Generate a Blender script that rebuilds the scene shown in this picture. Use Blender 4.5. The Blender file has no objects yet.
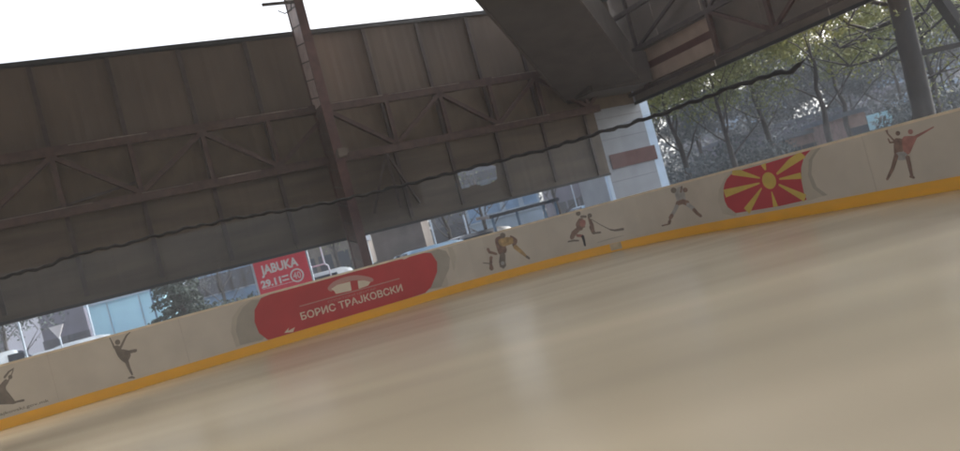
import bpy, bmesh, math, random
from math import sin, cos, radians, atan, atan2, pi, hypot
from mathutils import Vector, Matrix
from mathutils.geometry import tessellate_polygon
random.seed(7)
S = bpy.context.scene
C = S.collection
EYE = 1.2
F = 753.0
ROLL = radians(15)
PITCH = atan(10.1 / F)
TH = radians(27)

# ------------------------------------------------------------------ measuring helpers
def ray(x, y):
    dx = x - 480; dy = 225.5 - y
    u = dx * cos(ROLL) + dy * sin(ROLL); v = -dx * sin(ROLL) + dy * cos(ROLL)
    Y = F * cos(PITCH) - v * sin(PITCH); Z = F * sin(PITCH) + v * cos(PITCH)
    return u / Y, Z / Y
def at(x, y, Y):
    u, z = ray(x, y)
    return Vector((u * Y, Y, EYE + z * Y))
def ab(a, b, z=0.0):           # hall axes: a along the long wall, b outwards through it
    return Vector((a * cos(TH) - b * sin(TH), a * sin(TH) + b * cos(TH), z))
def on_b(x, y, b):             # where the line of sight meets the plane b = const -> (a, z)
    u, z = ray(x, y)
    Y = b / (-u * sin(TH) + cos(TH))
    return (u * Y * cos(TH) + Y * sin(TH), EYE + z * Y)
def on_a(x, y, a):
    u, z = ray(x, y)
    Y = a / (u * cos(TH) + sin(TH))
    return (-u * Y * sin(TH) + Y * cos(TH), EYE + z * Y)

# ------------------------------------------------------------------ materials
def lin(c):
    return tuple(((v / 255) / 12.92 if v / 255 <= .04045 else ((v / 255 + .055) / 1.055) ** 2.4) for v in c)
def mat(name, col, rough=.7, metal=0.0, var=.25, scale=3.0, stretch=(1, 1, 1), bump=0.0, spec=.5, col2=None, detail=6, sub=None):
    m = bpy.data.materials.new(name); m.use_nodes = True
    nt = m.node_tree; N = nt.nodes; L = nt.links
    p = N['Principled BSDF']
    p.inputs['Roughness'].default_value = rough
    p.inputs['Metallic'].default_value = metal
    p.inputs['Specular IOR Level'].default_value = spec
    tc = N.new('ShaderNodeTexCoord'); mp = N.new('ShaderNodeMapping')
    mp.inputs['Scale'].default_value = stretch
    L.new(tc.outputs['Object'], mp.inputs['Vector'])
    no = N.new('ShaderNodeTexNoise'); no.inputs['Scale'].default_value = scale; no.inputs['Detail'].default_value = detail
    L.new(mp.outputs[0], no.inputs['Vector'])
    rp = N.new('ShaderNodeValToRGB')
    c2 = col2 if col2 else tuple(min(1, v * (1 + var)) for v in col)
    c1 = tuple(v * (1 - var) for v in col) if not col2 else col
    rp.color_ramp.elements[0].position = .32; rp.color_ramp.elements[1].position = .68
    rp.color_ramp.elements[0].color = (*c1, 1); rp.color_ramp.elements[1].color = (*c2, 1)
    L.new(no.outputs['Fac'], rp.inputs[0]); L.new(rp.outputs[0], p.inputs['Base Color'])
    if bump:
        b = N.new('ShaderNodeBump'); b.inputs['Strength'].default_value = bump; b.inputs['Distance'].default_value = .02
        L.new(no.outputs['Fac'], b.inputs['Height']); L.new(b.outputs[0], p.inputs['Normal'])
    return m
M = {}
M['board'] = mat('board_white', (.60, .53, .44), .45, var=.08, scale=1.2, bump=.03)
M['rail'] = mat('rail_cream', (.76, .63, .46), .4, var=.1, scale=4)
M['kick'] = mat('kick_yellow', (1.0, .49, .03), .5, col2=(.92, .47, .05), scale=2.2, stretch=(1, 1, 3))
M['scuff'] = mat('worn_cream', (.55, .45, .3), .6, var=.15, scale=6)
M['red'] = mat('print_red', (.5, .045, .045), .4, var=.08, scale=1.5)
M['crimson'] = mat('print_crimson', (.50, .045, .06), .4, var=.08, scale=1.5)
M['gold'] = mat('print_gold', (.66, .48, .10), .4, var=.1, scale=3)
M['cream'] = mat('print_cream', (.75, .64, .5), .4, var=.05)
M['pink'] = mat('print_pink', (.52, .27, .23), .45, var=.05)
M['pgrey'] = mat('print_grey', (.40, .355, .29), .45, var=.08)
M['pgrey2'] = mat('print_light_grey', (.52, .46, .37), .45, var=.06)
M['sil'] = mat('print_umber', (.2, .165, .135), .5, var=.15, scale=8)
M['sil2'] = mat('print_brown', (.235, .15, .115), .5, var=.3, scale=9)
M['sil3'] = mat('print_ochre', (.45, .30, .14), .5, var=.3, scale=9)
M['sil4'] = mat('print_rose', (.38, .17, .14), .5, var=.2, scale=9)
M['sil5'] = mat('print_stone', (.38, .36, .34), .5, var=.2, scale=9)
M['silk'] = mat('print_black', (.05, .042, .04), .5, var=.2)
M['lip'] = mat('print_ink', (.16, .13, .1), .5, var=.05)
M['sheet_up'] = mat('cladding_brown', (.135, .102, .078), .75, var=.14, scale=.9, stretch=(1, 1, .5), bump=.05)
M['sheet_low'] = mat('tarpaulin_taupe', (.115, .088, .065), .6, var=.25, scale=1.2, stretch=(.35, .35, 2.6), bump=.1)
M['sheet_mid'] = mat('cladding_ochre', (.12, .088, .062), .75, col2=(.17, .128, .09), scale=1.4, bump=.05)
M['gable'] = mat('gable_brown', (.17, .14, .12), .75, var=.15, scale=1.2)
M['dark'] = mat('girder_dark', (.068, .057, .051), .7, var=.2, scale=1.3)
M['trim'] = mat('edge_flashing', (.035, .036, .04), .5, var=.1)
M['steel'] = mat('steel_maroon', (.085, .05, .041), .6, var=.3, scale=5)
M['steel_d'] = mat('steel_umber', (.07, .053, .047), .6, var=.3, scale=5)
M['steel_r'] = mat('steel_red', (.105, .05, .045), .55, var=.25, scale=4)
M['lace'] = mat('web_pink_white', (.40, .31, .29), .6, var=.18, scale=3)
M['lite'] = mat('painted_highlight', (.22, .18, .16), .5, var=.5, scale=1.8, stretch=(1, 1, 1))
M['pier'] = mat('pier_white', (.32, .345, .39), .6, var=.1, scale=1.5)
M['pier_b'] = mat('pier_pale_blue', (.55, .7, .9), .6, var=.1, scale=2)  # sky light on the pier side put into colour; also the post
M['pier_red'] = mat('pier_red', (.12, .05, .047), .6, var=.15)
M['joint'] = mat('joint', (.53, .46, .38), .7, var=.05)
M['groove'] = mat('groove', (.2, .2, .22), .8, var=.1)
M['ban'] = mat('banner_cream', (.33, .25, .2), .7, var=.12, scale=2)
M['banr'] = mat('banner_red', (.10, .045, .038), .7, var=.15, scale=2)
M['cable'] = mat('cable_black', (.012, .010, .011), .7, var=.2)
M['roof'] = mat('roof_deck', (.16, .13, .11), .8, var=.2)
M['jred'] = mat('poster_red', (.8, .04, .09), .5, var=.05)
M['jwhite'] = mat('poster_white', (.85, .82, .85), .5, var=.03)
M['pole'] = mat('pole_white', (.5, .6, .72), .5, var=.1)
M['carw'] = mat('car_white', (.42, .47, .52), .25, var=.05)
M['carb'] = mat('car_blue', (.16, .28, .42), .3, var=.05)
M['carg'] = mat('car_grey', (.12, .13, .15), .3, var=.05)
M['glassd'] = mat('window_dark', (.03, .045, .07), .1, var=.1)
M['tyre'] = mat('tyre', (.02, .02, .02), .9, var=.1)
M['cyan'] = mat('kiosk_pale_blue', (.46, .78, 1.0), .5, var=.06, scale=1)
M['violet'] = mat('facade_violet_grey', (.13, .13, .19), .8, var=.2, scale=.6)
M['mauve'] = mat('facade_mauve', (.07, .08, .115), .8, var=.2, scale=.6)
M['bluef'] = mat('facade_blue', (.2, .33, .52), .7, var=.3, scale=.8)
M['white'] = mat('facade_white', (.38, .48, .6), .7, var=.15, scale=.8)
M['brick'] = mat('house_brick', (.24, .16, .15), .8, var=.25, scale=3)
M['rooft'] = mat('roof_slate', (.1, .12, .16), .8, var=.2)
M['taupe'] = mat('facade_taupe', (.14, .12, .11), .8, var=.3, scale=1.2)
M['bark'] = mat('bark', (.04, .036, .036), .9, var=.35, scale=6, stretch=(3, 3, .6), bump=.5)
M['twig'] = mat('twig', (.05, .046, .05), .9, var=.3)
M['postm'] = mat('post_dark', (.024, .02, .02), .7, var=.15, scale=2)
M['leaf_y'] = mat('leaf_yellow_green', (.16, .20, .065), .7, col2=(.30, .31, .11), scale=.7)
M['leaf_o'] = mat('leaf_olive', (.11, .14, .06), .7, col2=(.21, .235, .095), scale=.7)
M['leaf_d'] = mat('leaf_dark', (.02, .045, .04), .7, col2=(.045, .08, .065), scale=.8)
M['leaf_b'] = mat('leaf_hazy_blue', (.075, .095, .11), .8, col2=(.12, .145, .165), scale=.4)  # distance haze is put into the bluish leaf colour
M['grass'] = mat('grass_ground', (.07, .085, .07), .95, col2=(.11, .11, .09), scale=.3)
M['asphalt'] = mat('asphalt', (.06, .065, .075), .9, var=.2, scale=2)
M['concrete'] = mat('concrete', (.22, .2, .18), .9, var=.2, scale=1)

def ice_mat():
    m = mat('ice', (.55, .485, .365), .3, col2=(.68, .60, .45), scale=.16, stretch=(.7, 1.3, 1), detail=1)  # warm light of the hall is put into the tan base colour
    nt = m.node_tree; N = nt.nodes; L = nt.links; p = N['Principled BSDF']
    p.inputs['Specular IOR Level'].default_value = .5
    tc = N.new('ShaderNodeTexCoord'); mp = N.new('ShaderNodeMapping'); mp.inputs['Scale'].default_value = (.22, 1.5, 1)
    mp.inputs['Rotation'].default_value = (0, 0, radians(-6))
    L.new(tc.outputs['Object'], mp.inputs[0])
    n = N.new('ShaderNodeTexNoise'); n.inputs['Scale'].default_value = .5; n.inputs['Detail'].default_value = 1.5
    L.new(mp.outputs[0], n.inputs['Vector'])
    r = N.new('ShaderNodeMapRange'); r.inputs[1].default_value = .3; r.inputs[2].default_value = .7
    r.inputs[3].default_value = .21; r.inputs[4].default_value = .27
    L.new(n.outputs['Fac'], r.inputs[0]); L.new(r.outputs[0], p.inputs['Roughness'])
    mx = N.new('ShaderNodeMix'); mx.data_type = 'RGBA'; mx.blend_type = 'MULTIPLY'; mx.inputs[0].default_value = 1
    rp = N.new('ShaderNodeValToRGB'); rp.color_ramp.elements[0].position = .3; rp.color_ramp.elements[1].position = .7
    rp.color_ramp.elements[0].color = (.88, .88, .89, 1); rp.color_ramp.elements[1].color = (1.08, 1.07, 1.06, 1)
    L.new(n.outputs['Fac'], rp.inputs[0])
    src = p.inputs['Base Color'].links[0].from_socket
    L.new(src, mx.inputs[6]); L.new(rp.outputs[0], mx.inputs[7]); L.new(mx.outputs[2], p.inputs['Base Color'])
    return m
M['ice'] = ice_mat()

def shield_mat():
    m = bpy.data.materials.new('scratched_plexiglass'); m.use_nodes = True
    nt = m.node_tree; N = nt.nodes; L = nt.links
    for n in list(N):
        if n.type == 'BSDF_PRINCIPLED': N.remove(n)
    out = [n for n in N if n.type == 'OUTPUT_MATERIAL'][0]
    tr = N.new('ShaderNodeBsdfTransparent'); tr.inputs[0].default_value = (.93, .95, .97, 1)
    df = N.new('ShaderNodeBsdfDiffuse'); df.inputs[0].default_value = (.50, .56, .62, 1)
    tl = N.new('ShaderNodeBsdfTranslucent'); tl.inputs[0].default_value = (.42, .52, .66, 1)
    ad = N.new('ShaderNodeMixShader'); ad.inputs[0].default_value = .5
    L.new(df.outputs[0], ad.inputs[1]); L.new(tl.outputs[0], ad.inputs[2])
    tc = N.new('ShaderNodeTexCoord'); mp = N.new('ShaderNodeMapping'); mp.inputs['Scale'].default_value = (.35, .35, 1.6)
    L.new(tc.outputs['Object'], mp.inputs[0])
    n = N.new('ShaderNodeTexNoise'); n.inputs['Scale'].default_value = 1.3; n.inputs['Detail'].default_value = 5
    L.new(mp.outputs[0], n.inputs['Vector'])
    r = N.new('ShaderNodeMapRange'); r.inputs[1].default_value = .35; r.inputs[2].default_value = .7
    r.inputs[3].default_value = .006; r.inputs[4].default_value = .02
    L.new(n.outputs['Fac'], r.inputs[0])
    mx = N.new('ShaderNodeMixShader'); L.new(r.outputs[0], mx.inputs[0]); L.new(tr.outputs[0], mx.inputs[1]); L.new(ad.outputs[0], mx.inputs[2])
    gl = N.new('ShaderNodeBsdfGlossy'); gl.inputs['Roughness'].default_value = .08
    m2 = N.new('ShaderNodeMixShader'); m2.inputs[0].default_value = .012
    L.new(mx.outputs[0], m2.inputs[1]); L.new(gl.outputs[0], m2.inputs[2]); L.new(m2.outputs[0], out.inputs[0])
    return m
M['shield'] = shield_mat()

# ------------------------------------------------------------------ object helpers
def link(name, me, parent=None):
    o = bpy.data.objects.new(name, me); C.objects.link(o)
    if parent: o.parent = parent
    return o
def tag(o, label, cat, group=None):
    o['label'] = label; o['category'] = cat
    if group: o['group'] = group
    return o
def thing(name, label, cat, group=None, loc=(0, 0, 0), rz=0):
    o = link(name, None); o.location = loc; o.rotation_euler = (0, 0, rz)
    return tag(o, label, cat, group)
def obj(name, bm, m, parent=None, smooth=False):
    me = bpy.data.meshes.new(name)
    bmesh.ops.recalc_face_normals(bm, faces=bm.faces) if m != 'keep' else None
    bm.to_mesh(me); bm.free()
    for k in (m if isinstance(m, (list, tuple)) else [m]): me.materials.append(M[k])
    if smooth:
        for p in me.polygons: p.use_smooth = True
    return link(name, me, parent)
def box(bm, c, d, rot=None, bevel=0.0, mi=0):
    Mx = Matrix.Translation(Vector(c))
    if rot is not None: Mx = Mx @ rot
    r = bmesh.ops.create_cube(bm, size=1, matrix=Mx @ Matrix.Diagonal((*d, 1)))
    fs = set(f for v in r['verts'] for f in v.link_faces)
    if bevel:
        es = set(e for v in r['verts'] for e in v.link_edges)
        rr = bmesh.ops.bevel(bm, geom=list(es), offset=bevel, segments=2, affect='EDGES')
        fs = set(rr['faces']) | set(f for f in fs if f.is_valid)
    for f in fs:
        if f.is_valid: f.material_index = mi
def beam(bm, p, q, w, h, up=Vector((0, 0, 1)), mi=0):
    p = Vector(p); q = Vector(q); d = q - p; l = d.length; z = d.normalized()
    x = up.cross(z)
    if x.length < 1e-4: x = Vector((1, 0, 0)).cross(z)
    x.normalize(); y = z.cross(x)
    R = Matrix((x, y, z)).transposed().to_4x4()
    box(bm, (p + q) / 2, (w, h, l), R, mi=mi)
def tube(bm, pts, rad, seg=8, cap=True):
    pts = [Vector(p) for p in pts]
    if not isinstance(rad, (list, tuple)): rad = [rad] * len(pts)
    rings = []; ref = Vector((.13, .37, .92)).normalized()
    for i, p in enumerate(pts):
        d = (pts[min(i + 1, len(pts) - 1)] - pts[max(i - 1, 0)]).normalized()
        x = ref.cross(d)
        if x.length < .15: x = Vector((1, 0, 0)).cross(d)
        x.normalize(); y = d.cross(x)
        rings.append([bm.verts.new(p + (x * cos(2 * pi * k / seg) + y * sin(2 * pi * k / seg)) * rad[i]) for k in range(seg)])
    for a, b in zip(rings, rings[1:]):
        for k in range(seg):
            bm.faces.new((a[k], a[(k + 1) % seg], b[(k + 1) % seg], b[k]))
    if cap:
        bm.faces.new(rings[0]); bm.faces.new(rings[-1])
def RZ(a): return Matrix.Rotation(a, 4, 'Z')

# ------------------------------------------------------------------ rink outline: left straight, rounded corner, right straight
DL, DR, RC = 17.0, 11.6, 4.6
path = []
aL, bB = -34.0, -22.0
n = 40
for i in range(n): path.append(ab(aL + (DR - RC - aL) * i / n, DL))
for i in range(37):
    t = pi / 2 * (1 - i / 36)
    path.append(ab(DR - RC + RC * cos(t), DL - RC + RC * sin(t)))
for i in range(1, n + 1): path.append(ab(DR, (DL - RC) + (bB - (DL - RC)) * i / n))
cum = [0.0]
for p, q in zip(path, path[1:]): cum.append(cum[-1] + (q - p).length)
SL = cum[-1]
def path_at(s):
    s = max(0, min(SL - 1e-6, s))
    lo, hi = 0, len(cum) - 1
    while hi - lo > 1:
        m = (lo + hi) // 2
        if cum[m] <= s: lo = m
        else: hi = m
    t = (s - cum[lo]) / (cum[hi] - cum[lo])
    p = path[lo].lerp(path[hi], t)
    def tan(i):
        i0 = max(0, i - 1); i1 = min(len(path) - 1, i + 1)
        return (path[i1] - path[i0]).normalized()
    d = tan(lo).lerp(tan(hi), t).normalized()
    nrm = Vector((d.y, -d.x, 0))        # towards the ice
    if nrm.dot(ab(-5, 0) - p) < 0: nrm = -nrm
    return p, nrm
def sz(x, y):                             # pixel -> (s, z) on the face of the boards
    u, z = ray(x, y)
    best = None
    for i in range(len(path) - 1):
        p, q = path[i], path[i + 1]
        if p.y < 1 or q.y < 1: continue
        fp = p.x - u * p.y; fq = q.x - u * q.y
        if fp == fq or fp * fq > 0: continue
        t = fp / (fp - fq)
        Y = p.y + (q.y - p.y) * t
        best = (cum[i] + (cum[i + 1] - cum[i]) * t, EYE + z * Y)
        break
    return best
def strip(bm, off0, off1, z0, z1, s0=0, s1=None, step=.4, mi=0):
    """solid band following the boards between two offsets and two heights"""
    s1 = SL if s1 is None else s1
    k = max(1, int((s1 - s0) / step)); prev = None; first = None
    for i in range(k + 1):
        p, nn = path_at(s0 + (s1 - s0) * i / k)
        a = p + nn * off0; b = p + nn * off1
        r = [bm.verts.new((a.x, a.y, z0)), bm.verts.new((b.x, b.y, z0)), bm.verts.new((b.x, b.y, z1)), bm.verts.new((a.x, a.y, z1))]
        if prev:
            for j in range(4):
                f = bm.faces.new((prev[j], prev[(j + 1) % 4], r[(j + 1) % 4], r[j])); f.material_index = mi
        else: first = r
        prev = r
    bm.faces.new(first); bm.faces.new(prev)

# ------------------------------------------------------------------ ground, slab, ice, road
bm = bmesh.new(); R0 = 400
bmesh.ops.create_grid(bm, x_segments=4, y_segments=4, size=R0, matrix=Matrix.Translation((0, 0, -.16)))
o = obj('ground', bm, 'grass'); o['kind'] = 'structure'
bm = bmesh.new()
vs = [bm.verts.new(ab(a, b, -.06)) for a, b in ((-45, -26), (20.5, -26), (20.5, 23.5), (-45, 23.5))]
bm.faces.new(vs); bmesh.ops.extrude_face_region(bm, geom=bm.faces[:])
for v in bm.verts[4:]: v.co.z = -.2
o = obj('concrete_apron', bm, 'concrete'); o['kind'] = 'structure'
bm = bmesh.new()
vs = [bm.verts.new(ab(a, b, -.152)) for a, b in ((-90, 25.5), (60, 25.5), (60, 34), (-90, 34))]
bm.faces.new(vs); o = obj('road', bm, 'asphalt'); o['kind'] = 'structure'
bm = bmesh.new()
ip = [p + path_at(c)[1] * -.01 for p, c in zip(path, cum)]
poly = [Vector((p.x, p.y, 0)) for p in ip] + [ab(aL, bB, 0)]
bm.faces.new([bm.verts.new(p) for p in poly])
o = obj('ice', bm, 'ice'); o['kind'] = 'structure'
if o.data.polygons[0].normal.z < 0:
    o.data.flip_normals()

# ------------------------------------------------------------------ rink boards and the prints on them
rb = thing('rink_board', 'long curved cream rink barrier with yellow kick strip and printed adverts around the ice', 'rink board', loc=ab(DR - 5, DL - 1))
bm = bmesh.new(); strip(bm, 0, -.09, 0, 1.155); bp = obj('board_facing', bm, 'board', rb)
bm = bmesh.new(); strip(bm, .012, -.11, 1.1555, 1.2); obj('top_rail', bm, 'rail', rb)
bm = bmesh.new(); strip(bm, .022, .0005, 0.0, .2); kp = obj('kick_plate', bm, 'kick', rb)
s0 = sz(604, 243)[0]; s1 = sz(626, 238)[0]
bm = bmesh.new(); strip(bm, .026, .0225, .035, .196, s0, s1, .1)
obj('worn_patch', bm, 'scuff', kp)
# thin joints between the board sections
s = 1.1
while s < SL - 1:
    p_ = path_at(s)[0]
    if p_.y > 3 and abs(p_.x / p_.y) < 1:
        bm = bmesh.new(); strip(bm, .003, .0006, .2, 1.155, s, s + .012, .01); obj('panel_joint', bm, 'joint', rb)
    s += 2.44
for ch in rb.children:
    ch.matrix_parent_inverse = Matrix.Translation(-rb.location)
    ch.location = (0, 0, 0)

LAYER = [.004]
def flat_print(name, shapes, mats, parent=rb, base=.004, step=.0006, label=None):
    """shapes: list of (mat_index, [(s,z),...]) flat polygons wrapped on the face of the boards"""
    out = bmesh.new(); off = base
    for mi, pts in shapes:
        b = bmesh.new()
        v = [b.verts.new((p[0], 0, p[1])) for p in pts]
        tris = tessellate_polygon([[Vector((p[0], p[1], 0)) for p in pts]])
        for t in tris:
            try: b.faces.new([v[i] for i in t])
            except ValueError: pass
        lo = min(p[0] for p in pts); hi = max(p[0] for p in pts)
        q = math.floor(lo / .2) * .2 + .2
        while q < hi:
            bmesh.ops.bisect_plane(b, geom=b.verts[:] + b.edges[:] + b.faces[:], plane_co=(q, 0, 0), plane_no=(1, 0, 0)); q += .2
        mp = {}
        for vv in b.verts:
            p, nn = path_at(vv.co.x)
            mp[vv] = out.verts.new((p.x + nn.x * off, p.y + nn.y * off, min(1.1545, max(.2005, vv.co.z))))
        for f in b.faces:
            try: nf = out.faces.new([mp[x] for x in f.verts]); nf.material_index = mi
            except ValueError: pass
        b.free(); off += step
    bmesh.ops.translate(out, verts=out.verts, vec=-parent_origin(parent))
    o = obj(name, out, mats, parent)
    if label: o['label'] = label
    return o
def parent_origin(p):
    v = Vector((0, 0, 0))
    while p is not None and p.parent is None:
        return Vector(p.location)
    return parent_origin(p.parent)
def P(pts): return [sz(*p) for p in pts]
def smooth_closed(pts, k=6):
    out = []; n = len(pts)
    for i in range(n):
        p0, p1, p2, p3 = [pts[(i + j - 1) % n] for j in range(4)]
        for t in range(k):
            t /= k
            out.append(tuple(.5 * ((2 * p1[j]) + (-p0[j] + p2[j]) * t + (2 * p0[j] - 5 * p1[j] + 4 * p2[j] - p3[j]) * t * t + (-p0[j] + 3 * p1[j] - 3 * p2[j] + p3[j]) * t ** 3) for j in (0, 1)))
    return out
def stroke(pts, w):
    """closed outline of a thick polyline; w one width or one per point"""
    if not isinstance(w, (list, tuple)): w = [w] * len(pts)
    L_, R_ = [], []
    for i, p in enumerate(pts):
        a = pts[max(0, i - 1)]; b = pts[min(len(pts) - 1, i + 1)]
        d = hypot(b[0] - a[0], b[1] - a[1]) or 1; nx, ny = -(b[1] - a[1]) / d, (b[0] - a[0]) / d
        L_.append((p[0] + nx * w[i] / 2, p[1] + ny * w[i] / 2)); R_.append((p[0] - nx * w[i] / 2, p[1] - ny * w[i] / 2))
    a, b = pts[-2], pts[-1]; d = hypot(b[0] - a[0], b[1] - a[1]) or 1
    tip = (b[0] + (b[0] - a[0]) / d * w[-1] * .4, b[1] + (b[1] - a[1]) / d * w[-1] * .4)
    a, b = pts[1], pts[0]; d = hypot(b[0] - a[0], b[1] - a[1]) or 1
    tl = (b[0] + (b[0] - a[0]) / d * w[0] * .4, b[1] + (b[1] - a[1]) / d * w[0] * .4)
    return L_ + [tip] + R_[::-1] + [tl]
def disc(c, r, ry=None, k=14):
    ry = ry or r
    return [(c[0] + r * cos(2 * pi * i / k), c[1] + ry * sin(2 * pi * i / k)) for i in range(k)]

# -- text wrapped on any map
def text_polys(txt, bold=.0):
    cu = bpy.data.curves.new('lettering', 'FONT'); cu.body = txt; cu.offset = bold; cu.resolution_u = 3
    o = bpy.data.objects.new('lettering', cu); C.objects.link(o)
    bpy.context.view_layer.update()
    dg = bpy.context.evaluated_depsgraph_get()
    me = bpy.data.meshes.new_from_object(o.evaluated_get(dg))
    polys = [[(me.vertices[i].co.x, me.vertices[i].co.y) for i in p.vertices] for p in me.polygons]
    xs = [c[0] for p in polys for c in p]; ys = [c[1] for p in polys for c in p]
    x0, x1, y0, y1 = min(xs), max(xs), min(ys), max(ys)
    bpy.data.objects.remove(o); bpy.data.curves.remove(cu); bpy.data.meshes.remove(me)
    return [[((x - x0) / (x1 - x0), (y - y0) / (y1 - y0)) for x, y in p] for p in polys]
def wrap_text(name, txt, s0, s1, z0, z1, m, off, bold=.0, parent=rb):
    polys = text_polys(txt, bold)
    if ' ' in txt:
        iv = sorted((min(q[0] for q in p), max(q[0] for q in p)) for p in polys); hi = iv[0][1]; g = (0, .5)
        for l_, h_ in iv:
            if l_ - hi > g[0]: g = (l_ - hi, (l_ + hi) / 2)
            hi = max(hi, h_)
        halves = [[p for p in polys if p[0][0] < g[1]], [p for p in polys if p[0][0] > g[1]]]
    else: halves = [polys]
    return [wrap_polys(name, h, s0, s1, z0, z1, m, off, parent) for h in halves]
def wrap_polys(name, polys, s0, s1, z0, z1, m, off, parent):
    bmx = bmesh.new()
    for p in polys:
        vs = []
        for x, y in p:
            q, nn = path_at(s0 + (s1 - s0) * x)
            vs.append(bmx.verts.new((q.x + nn.x * off, q.y + nn.y * off, z0 + (z1 - z0) * y)))
        try: bmx.faces.new(vs)
        except ValueError: pass
    bmesh.ops.remove_doubles(bmx, verts=bmx.verts, dist=1e-5)
    bmesh.ops.translate(bmx, verts=bmx.verts, vec=-parent_origin(parent))
    return obj(name, bmx, m, parent)

# sponsor panel
ring_l = P([(250, 299), (240, 306), (232, 318), (231, 332), (236, 347), (262, 340), (300, 300)])
ring_r = P([(410, 258), (441, 247), (452, 247), (456, 256), (455, 268), (447, 287), (410, 292)])
red = [(272, 291.5), (300, 284), (350, 270.5), (400, 257.5), (422, 251.8), (431, 253), (437, 262), (437, 272), (431, 287),
       (425, 293), (395, 303), (350, 316.5), (300, 331), (268, 340), (259, 333), (254.5, 322), (254.5, 310), (261, 298)]
inner_l = P([(252, 300), (243, 307), (237, 318), (236, 331), (240, 345), (262, 340), (300, 300)])
inner_r = P([(410, 258), (438, 249), (446, 251), (450, 258), (449, 269), (441, 287), (410, 292)])
flat_print('advert_surround', [(0, ring_l), (1, inner_l)], ['pgrey2', 'pgrey'])
flat_print('advert_surround', [(0, ring_r), (1, inner_r)], ['pgrey2', 'pgrey'])
rp_ = flat_print('advert_panel', [(0, P(red)), (1, P([(284, 333), (289, 327.5), (288, 331), (295, 327), (293, 332)])), (1, P([(401, 258.5), (409, 254), (413, 254), (404, 259.5)]))], ['red', 'cream'], base=.0075)
def szline(p, q, w):
    a, b = sz(*p), sz(*q)
    return stroke([a, b], w)
k = [(p[0], p[1]) for p in P([(327.5, 288.5), (333, 282), (345, 277), (358, 275.2), (372, 278), (371.5, 282), (358, 280.2), (346, 282), (336, 286.6), (331.5, 291.5)])]
flat_print('advert_logo', [
    (2, smooth_closed(k, 3)),
    (0, P([(331, 289), (337, 285), (350, 281.5), (351.5, 290.5), (336, 294), (334, 291)])),
    (0, P([(358.5, 289), (357.5, 280.8), (364, 280.4), (370.3, 282), (368, 285.5)])),
    (1, P([(350.6, 293), (353.5, 281), (355.8, 281), (359, 289.6), (357, 290.2), (355.5, 287.5), (353.8, 288), (353, 291.8)])),
    (2, szline((299.5, 306.4), (399, 278.6), .024)),
], ['cream', 'red', 'pink'], base=.0105)
def fit(txt, pa, pb, h, bold, name, m, off=.0125):
    a, b = sz(*pa), sz(*pb); z = (a[1] + b[1]) / 2
    return wrap_text(name, txt, a[0], b[0], z, z + h, m, off, bold)
def at_z(px, py): return sz(px, py)
fit('БОРИС ТРАЈКОВСКИ', (301.5, 320), (403, 291.3), .175, .018, 'advert_lettering', 'cream')
fit('СПОРТСКИ ЦЕНТАР', (328, 303.3), (376, 289.8), .055, .0, 'advert_subtitle', 'pink')
u1 = sz(49.5, 402.5)
wrap_text('web_address', 'www.boristrajkovski.gov.mk', u1[0] - 1.5, u1[0], .25, .325, 'lip', .0045, .006)

# flag panel
fl = P([(738, 171), (766, 163.5), (795, 154.5), (811, 149.4), (804, 158), (801.3, 168), (801.5, 180), (804, 192), (807, 199.8),
        (780, 206), (753, 210.4), (736, 213), (728, 207), (725, 201), (724.0, 195), (723.8, 189), (724.8, 184), (727, 179), (731, 174.5)])
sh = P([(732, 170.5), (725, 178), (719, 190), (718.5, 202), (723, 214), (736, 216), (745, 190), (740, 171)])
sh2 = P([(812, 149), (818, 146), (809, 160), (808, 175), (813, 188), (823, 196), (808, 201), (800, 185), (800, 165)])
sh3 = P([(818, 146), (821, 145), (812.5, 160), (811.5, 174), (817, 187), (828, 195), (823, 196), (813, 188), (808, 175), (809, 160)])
cc = sz(769.5, 180.5)
def raypoly(p_in, w_in, p_out, w_out, tip=None):
    a, b = sz(*p_in), sz(*p_out); d = hypot(b[0] - a[0], b[1] - a[1]); nx, nz = -(b[1] - a[1]) / d, (b[0] - a[0]) / d
    return [(a[0] + nx * w_in / 2, a[1] + nz * w_in / 2), (b[0] + nx * w_out / 2, b[1] + nz * w_out / 2),
            (b[0] - nx * w_out / 2, b[1] - nz * w_out / 2), (a[0] - nx * w_in / 2, a[1] - nz * w_in / 2)]
def clip(poly, clipper):
    """Sutherland-Hodgman against a convex-ish clipper"""
    area = sum(clipper[i][0] * clipper[(i + 1) % len(clipper)][1] - clipper[(i + 1) % len(clipper)][0] * clipper[i][1] for i in range(len(clipper)))
    sg = 1 if area > 0 else -1
    out = poly
    for i in range(len(clipper)):
        a, b = clipper[i], clipper[(i + 1) % len(clipper)]
        inp, out = out, []
        for j in range(len(inp)):
            p, q = inp[j], inp[(j + 1) % len(inp)]
            dp = sg * ((b[0] - a[0]) * (p[1] - a[1]) - (b[1] - a[1]) * (p[0] - a[0]))
            dq = sg * ((b[0] - a[0]) * (q[1] - a[1]) - (b[1] - a[1]) * (q[0] - a[0]))
            if dp >= 0: out.append(p)
            if dp * dq < 0:
                t = dp / (dp - dq); out.append((p[0] + (q[0] - p[0]) * t, p[1] + (q[1] - p[1]) * t))
        if not out: return []
    return out
rays = [((766, 170.5), .03, (763.5, 164), .13), ((777, 174), .04, (803, 152), .22), ((779.5, 179), .03, (801.5, 175.5), .12),
        ((779, 184.5), .04, (805.5, 198), .15), ((772, 191.5), .02, (776, 206.5), .12), ((762, 188), .03, (747, 211), .17),
        ((760, 183), .03, (725, 193.5), .17), ((760.5, 178), .03, (732.5, 170.8), .17)]
tri = [(1, raypoly(*r)) for r in rays]
flat_print('flag_ring', [(0, sh)], ['pgrey2'])  # grey ring pieces printed on either side of the flag
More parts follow.
